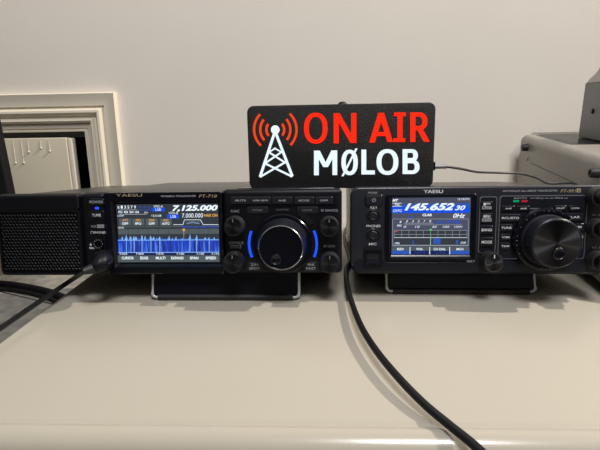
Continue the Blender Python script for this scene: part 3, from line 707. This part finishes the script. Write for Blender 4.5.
    for a_, b_, s, act in ((391.8, 409.4, 'REV', 1), (410.6, 429, 'SQL', 0), (430.4, 449, 'CH DIAL', 0), (450.4, 469.4, 'MCH', 1)):
        Rr((a_, 247.2, b_, 250.6), L_BAR); Rr((a_, 250.6, b_, 254.2), L_BLM if act else L_NAVY)
        c_ = (a_ + b_) / 2; wd = 1.35 * len(s) + 2.8; G(s, (c_ - wd / 2, 247.9, c_ + wd / 2, 250.3), L_W, .02, 0, y - .1)
        if not act: G('1 2 3 4', (c_ - 5, 251.4, c_ + 5, 253.2), L_BLM, .0, 0, y - .1)
    for px in (410, 429.7, 449.7): ln(px, 247, px, 254.4, L_W, .6)
    b.build('menu_bar', sc, 0)
    q0 = P(386.3, 285, 26); q1 = P(533.6, 285, 26); yb = 22.0
    zb = (3.1 - loc[2] - math.sin(rot[0]) * yb) / math.cos(rot[0])
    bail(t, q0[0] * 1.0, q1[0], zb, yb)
    for x in (x0 + 30, x1 - 30):
        yb2 = 228.0; zf = (0.2 - loc[2] - math.sin(rot[0]) * yb2) / math.cos(rot[0]); b = MB()
        b.lathe([(6, zf), (7, zf + 2), (7, 3.4)], RUB, 20, (x, yb2, 0)); b.build('rear_foot', t, 40)
    tag(t, 'black radio transceiver with screen reading 145.652, right of the lit sign', 'radio')
    return x0, x1, H, loc, rot
bx0, bx1, BH, bloc, brot = right_radio()

# ------------------------------------------------------------------ lit sign standing on both radios
def sign():
    ys = 26.0
    a = on_y(250.5, 186.8, ys); c = on_y(432.5, 187.2, ys); tl = on_y(247.5, 104, ys)
    zb = min(a.z, c.z); hw = (on_y(434.6, 150, ys).x - on_y(248, 150, ys).x) / 2; cx = (on_y(434.6, 150, ys).x + on_y(248, 150, ys).x) / 2
    loc = (cx, ys, zb); rot = (D2R(-1.5), 0, 0); F = Face(loc, rot); P = F.P
    H = P(340, 104)[1]
    t = empty('lit_sign', loc, rot)
    b = MB(); b.rbox(-hw, hw, 0, 16, 0, H, 1.2, SIGNB, 3, 6.5)
    b.build('sign_case', t)
    y = 0.05
    b = MB()
    def poly(pts, m): b.plate([P(*q_) for q_ in pts][::-1], y - .5, y, m)
    def stem(x0_, x1_, y0_, y1_, m): poly([(x0_, y0_), (x1_, y0_), (x1_, y1_), (x0_, y1_)], m)
    def ring(cx_, cy_, ax_, ay_, wx, wy, m, a0=0, a1=360, ex=2.25, n=40):
        def pt(rx_, ry_, a_):
            c_, s_ = math.cos(a_), math.sin(a_)
            return (cx_ + rx_ * math.copysign(abs(c_) ** (2 / ex), c_), cy_ - ry_ * math.copysign(abs(s_) ** (2 / ex), s_))
        for k in range(n):
            p_, q_ = D2R(a0 + (a1 - a0) * k / n), D2R(a0 + (a1 - a0) * (k + 1) / n)
            poly([pt(ax_, ay_, p_), pt(ax_, ay_, q_), pt(ax_ - wx, ay_ - wy, q_), pt(ax_ - wx, ay_ - wy, p_)], m)
    R_ = E_RED
    ring(315.8, 128.2, 11.8, 15.5, 4.9, 4.0, R_)                                      # O
    stem(333.6, 338.8, 113.2, 143.4, R_); stem(351.2, 356.4, 113.0, 143.0, R_); poly([(333.6, 113.2), (339.6, 113.2), (356.4, 143), (350.4, 143)], R_)   # N
    poly([(369.2, 142.6), (374.8, 142.6), (384, 112.8), (378.4, 112.8)], R_); poly([(378.4, 112.8), (384, 112.8), (393.0, 142), (387.4, 142)], R_); stem(374.4, 388, 132, 136, R_)   # A
    stem(394.0, 405.8, 112.4, 116.2, R_); stem(397.4, 402.6, 112.4, 142, R_); stem(393.4, 405.2, 138.2, 142, R_)    # I
    stem(410.2, 415.4, 112.4, 142, R_); stem(415, 419, 112.4, 116.6, R_); stem(415, 420, 126.0, 130.2, R_); ring(418.6, 121.3, 8.8, 8.9, 5.0, 4.2, R_, -90, 90); poly([(417, 129.4), (422.4, 128.4), (429.8, 141.8), (423.8, 141.8)], R_)  # R
    o = b.build('red_lettering', t, 0); o['label'] = 'glowing red ON AIR lettering'
    b = MB(); W_ = E_WHT
    stem(314, 318.8, 150.6, 175.2, W_); stem(332.4, 337.2, 150.4, 175.0, W_); poly([(314, 150.6), (319.8, 150.6), (328, 167.0), (323.2, 167.0)], W_); poly([(331.4, 150.4), (337.2, 150.4), (328, 167), (323.2, 167)], W_)  # M
    ring(349.6, 162.4, 8.2, 12.7, 4.4, 3.6, W_); poly([(341.4, 176.2), (343.6, 176.2), (357.6, 148.4), (355.4, 148.4)], W_)   # slashed O
    stem(361.4, 366.2, 149.6, 174.4, W_); stem(361.4, 374.8, 170.4, 174.4, W_)                                                   # L
    ring(387.4, 162.0, 10.9, 12.9, 4.9, 3.8, W_)                                                                               # O
    stem(402.6, 407.4, 149.2, 174, W_)
    for y0_, y1_, xr in ((149.2, 161.6, 417.8), (159.6, 174.0, 419.4)):
        stem(407, 412, y0_, y0_ + 3.6, W_); stem(407, 412, y1_ - 3.6, y1_, W_); ring(411.6, (y0_ + y1_) / 2, xr - 411.6, (y1_ - y0_) / 2, 4.6, 3.5, W_, -90, 90)
    o = b.build('white_lettering', t, 0); o['label'] = 'glowing white M\u00d8LOB lettering'
    # mast
    b = MB(); px = lambda a_, c_: P(a_, c_)
    def ln(ax, ay, bx_, by_, wd): p_ = px(ax, ay); q_ = px(bx_, by_); b.line(p_[0], p_[1], q_[0], q_[1], wd, y, E_WHT, .5)
    q = px(275.3, 129.8); b.arc(q[0], q[1], .01, 4.2, 0, 360, y, E_WHT, .5, 28)
    ln(274.8, 132, 260, 177, 2.6); ln(275.4, 132, 292.4, 176.4, 2.6)
    ln(260, 177, 285.6, 162, 1.9); ln(292.2, 176.6, 264.2, 163, 1.9)
    ln(264.6, 163.6, 281.6, 152, 1.7); ln(285.8, 163.0, 269.2, 152.4, 1.7)
    ln(269.8, 153.0, 277.4, 146.4, 1.5) if False else None
    ln(268.8, 152.2, 276, 148, 1.4); ln(281.8, 152.2, 274, 148, 1.4)
    o = b.build('mast_symbol', t, 0); o['label'] = 'glowing white radio mast symbol'
    b = MB()
    for r, s_ in ((9.2, 40), (15.6, 42), (22.0, 46)):
        rr_ = r * .93
        for a0 in (0, 180): b.arc(q[0], q[1], rr_ - 1.15, rr_ + 1.15, a0 - s_, a0 + s_, y, E_ORG, .5, 16)
    o = b.build('wave_symbol', t, 0); o['label'] = 'glowing red radio wave arcs'
    # little screw knob on the rear of the top edge
    q = P(343, 104); b = MB(); b.lathe([(4.6, -4), (4.6, 0), (4.0, 1.6), (2.4, 2.8), (.01, 3.1)], BLACK, 24, (q[0], 10, H)); b.build('top_button', t, 40)
    q = P(432, 166.5); b = MB(); b.box(hw - 2, hw + 2.5, 4, 13, q[1] - 4, q[1] + 4, BLACK); b.build('power_socket', t, 0)
    tag(t, 'black rectangular ON AIR sign with red and white lit letters, standing across both radios', 'sign')
    return loc, hw
sloc, shw = sign()

# ------------------------------------------------------------------ sign power cable
def at(px, py, y): v = on_y(px, py, y); return (v.x, v.y, v.z)
b = MB()
p0 = at(434, 166.8, 34); p1 = at(446, 166.6, 34)
b.tube([p0, p1], 2.0, PLUG, 14); b.tube([p1, at(450, 167, 35)], [1.5, 1.1], CABG, 12)
pts = spline([at(448, 166.8, 34.5), at(462, 169, 50), at(478, 172, 75), at(498, 172.8, 110), at(520, 173.6, 118), at(537, 178, 105), at(549, 183.4, 92), (281.5, 91, 100), (283.0, 94, 80), (283.3, 98, 40), (283.5, 100, 3)])
b.tube(pts, 1.25, CABG, 8)
tag(b.build('power_cable', smooth=60), 'thin grey cable plugged into the right edge of the lit sign', 'cable')

# ------------------------------------------------------------------ cable between the radios, curling to the front
def fl(px, py, z): v = on_z(px, py, z); return (v.x, v.y, v.z)
b = MB()
pts = spline([(48, 335, 3), (38, 255, 3.5), fl(350, 258, 4), fl(346.5, 268, 5), fl(346.5, 280, 7), fl(351, 300, 8.5), fl(360.5, 325, 9.5), fl(375, 349, 9.5), fl(396, 375, 9), fl(422, 402, 7), fl(448, 424, 4), fl(468, 440, 2.6), fl(495, 462, 2.4), fl(525, 470, 2.6)], 10)
b.tube(pts, 2.6, CABLE, 12)
tag(b.build('power_cable', smooth=60), 'thick black cable curling forward over the shelf from between the radios', 'cable')

# ------------------------------------------------------------------ microphone lead at the left
t = empty('microphone_lead', fl(60, 300, 0))
org = Vector(t.location) / MM
def rel(p): return tuple(Vector(p) - org)
Bq = at(94, 268, -22); Cq = at(84.5, 271.2, -27)
b = MB()
pp = [at(103, 258, -2), at(103, 259.5, -8), at(102, 262, -15), at(99.5, 264.8, -19), at(96, 267, -20.5), at(92, 268.6, -21)]
b.tube([rel(p) for p in pp], [8.4, 9.4, 9.2, 8.0, 6.2, 5.0], BLACK, 24)
b.build('plug', t, 50)
b = MB(); st = Vector(Bq); en = Vector(Cq)
for k in range(7):
    u = k / 6; c_ = st.lerp(en, u); r_ = 5.0 - 1.6 * u; d_ = (en - st).normalized()
    b.tube([rel(c_ - d_ * .8), rel(c_ + d_ * .8)], r_, RUB, 16)
b.tube([rel(st), rel(en + (en - st) * .15)], [4.0, 2.6], RUB, 14)
b.build('strain_relief', t, 40)
b = MB()
pts = spline([Cq, fl(70, 281, 17), fl(50, 294.5, 13), fl(25, 311.5, 11), fl(0, 328.5, 10), fl(-30, 349, 9), fl(-60, 368, 4)], 8)
b.tube([rel(p) for p in pts], 2.35, CABLE, 12)
b.build('cable', t, 60)
tag(t, 'black microphone lead plugged into the left front of the 7.125.000 radio', 'cable')

# two heavier cables lying on the hearth
for (dy, r, lab) in ((-0.6, 5.6, 'thick black cable on the hearth nearest the painted board'), (4.8, 3.2, 'thinner black cable on the hearth in front of the thick one')):
    z = sz + r + .3
    pts = spline([fl(-260, 279 + dy, z), fl(-60, 281 + dy, z), fl(0, 284.2 + dy, z), fl(20, 286.5 + dy, z), fl(40, 290.4 + dy * 1.1, z), fl(52, 293.8 + dy * 1.25, z), fl(61, 297.5 + dy * 1.5, z), fl(75, 303 + dy * 1.8, z)], 8)
    b = MB(); b.tube(pts, r, CABLEM, 14); tag(b.build('power_cable', smooth=60), lab, 'cable')

# ------------------------------------------------------------------ dark monitor at the left edge
ym = 205.0
c0 = Vector(at(-2.5, 139, ym)); c1 = Vector(at(20, 247, ym)); d = (c0 - c1).normalized(); nrm = Vector((d.z, 0, -d.x))  # along the right edge, and outwards
Wd, Ht = 300.0, (c0 - c1).length + 40
t = empty('monitor', (c1.x - 265, ym, sz))
org = Vector((c1.x - 265, ym, sz))
b = MB()
ang = math.atan2(d.x, d.z)
b.rbox(-Wd, 0, 0, 16, 0, Ht, 3, CABLEM); b.text('H', -40.6, -37.4, 72, 76, 0, GREY)
# small marking near the right edge
b.rect(-19.0, -14.5, 76.5, 78.0, 0, GREY)
for v_ in range(len(b.v)):
    p = b.v[v_]; b.v[v_] = Matrix.Rotation(ang, 3, 'Y') @ p + c1 - org
b.build('screen_case', t, 40)
b = MB(); b.rbox(-30, 30, 16.5, 28, 4, c1.z - sz + 60, 2, BLACK); b.build('stand_neck', t, 40)
b = MB(); b.rbox(-100, 100, -40, 60, 0, 8, 3, BLACK); b.build('stand_base', t, 40)
tag(t, 'black tilted screen cropped by the left edge, behind the loudspeaker', 'monitor')

# ------------------------------------------------------------------ grey enclosure at the right
rz = D2R(-8.7); rx = D2R(3.6)
far = Vector(at(521, 134.5, 335))
rot = Euler((rx, 0, rz)); Mx = rot.to_matrix()
# box local frame: left rear top corner at 'far'; depth 300 forward, width 260
DP, WDT, HT = 285.0, 280.0, 150.0
q = far - Mx @ Vector((0, DP, 0)); front_top = q
HT = far.z - 26
base = far - Mx @ Vector((0, 0, HT))
t = empty('power_supply', base, rot)
b = MB()
# long body, edges along its depth rounded
rings = []
for y_, i in ((0, 2.5), (-1.8, .6), (-4, 0), (-DP + 4, 0), (-DP + 1.5, .8), (-DP, 3)):
    rings.append([(x, y_ - (max(0, HT - z) * .6 if y_ < -100 else 0), z) for x, z in rr(i, WDT - i, i, HT - i, 11, 8)])
b.loft(rings, TUNER)
b.build('enclosure', t, 40)
b = MB()
b.rbox(16, WDT - 30, -DP + 120, -22, HT - 1, HT + .5, .6, NAVY)
for k in range(16): b.box(24, WDT - 40, -DP + 128 + k * 12, -DP + 133 + k * 12, HT + .4, HT + .7, BLACK2)
b.build('top_panel', t, 0)
P_ = survey(base, rot)
inv = (Matrix.Translation(base) @ rot.to_matrix().to_4x4()).inverted()
def side(px, py):
    o_ = inv @ CAM_LOC; d_ = inv.to_3x3() @ ray(px, py); q_ = o_ + d_ * (-o_.x / d_.x); return q_.y, q_.z
for px, py, r_ in ((527.5, 147.5, 5.6), (598.5, 173, 5.0)):
    y_, z_ = side(px, py); b = MB(); b.lathe([(r_, 1), (r_, -6), (r_ * .85, -8), (r_ * .45, -8), (r_ * .35, -5), (.01, -5)], RUB, 28, (0, y_, z_), 'x'); o = b.build('rubber_foot', t, 40); o['label'] = 'round black rubber foot on the side'
y_, z_ = side(527.5, 158); b = MB(); b.lathe([(4.2, .5), (4.0, -1.0), (2.5, -1.4), (.01, -1.4)], GREY, 20, (0, y_, z_), 'x'); b.build('screw', t, 40)
b = MB(); p_ = [side(531, 163), side(575, 183), side(600, 196)]
b.tube([(-.1, a_, c_) for a_, c_ in p_], .45, BLACK, 6); b.build('seam', t, 0)
b = MB()
for x_ in (20, WDT - 20):
    for y_ in (-22, -DP - 50):
        wz = (base + Mx @ Vector((x_, y_, 0))).z; b = MB(); b.lathe([(8, -wz + .3), (9, -wz + 1.5), (9, 1)], RUB, 20, (x_, y_, 0)); b.build('bottom_foot', t, 40)
tag(t, 'large grey metal enclosure with rubber feet on its side, behind the right-hand radio', 'power supply')

# grey box standing on it
lid = Matrix.Translation(base) @ rot.to_matrix().to_4x4()
def on_lid(px, py, h):
    o_ = inv @ CAM_LOC; d_ = inv.to_3x3() @ ray(px, py); return o_ + d_ * ((h - o_.z) / d_.z)
_o = inv @ CAM_LOC; _d = inv.to_3x3() @ ray(601.5, 142); _q = _o + _d * ((-150 - _o.y) / _d.y); fc = Vector((_q.x, -150, HT + 1.4))
loc = lid @ fc
Hb = on_y(592, 81.5, loc.y).z - loc.z; Wb = 150.0; Db = 75.0
t = empty('control_box', loc, rot)
b = MB()
b.loft([[(x, y_, z) for x, z in rr(i, Wb - i, 0 + i, Hb - i, 2)] for y_, i in ((0, .8), (.8, 0), (Db - 1, 0), (Db, .8))], TUNERD)
b.build('case', t, 40)
k_ = (413 + loc.y) / 450
pr = [(a_ * k_, c_ * k_) for a_, c_ in ((0, 0), (2.5, 3.5), (7, 8.5), (10, 13), (12, 20), (16, 30), (20, 42), (80, 48), (80, 0))]
b = MB(); b.loft([[(x, 4, Hb + z - .3) for x, z in pr], [(x, Db - 4, Hb + z - .3) for x, z in pr]], TUNER); hd = b.build('sloping_head', t, 40)
pw_ = [(a_ * k_, c_ * k_) for a_, c_ in ((6.5, 1), (9.5, 8), (12, 13), (14, 20), (18, 30), (22, 40), (74, 44), (74, 1))]
b = MB(); b.loft([[(x, 2.6, Hb + z) for x, z in pw_], [(x, 4.2, Hb + z) for x, z in pw_]], CHAR); b.build('dark_window', hd, 40)
P2 = survey(loc, rot)
b = MB(); b.lathe([(3.4, 1), (3.4, -1.2), (2.4, -2.2), (.01, -2.2)], BLACK2, 20, (0, Db * .5, Hb * .5), 'x'); b.build('screw', t, 40)
tag(t, 'small grey box with sloping head on top of the grey enclosure, right edge', 'control box')
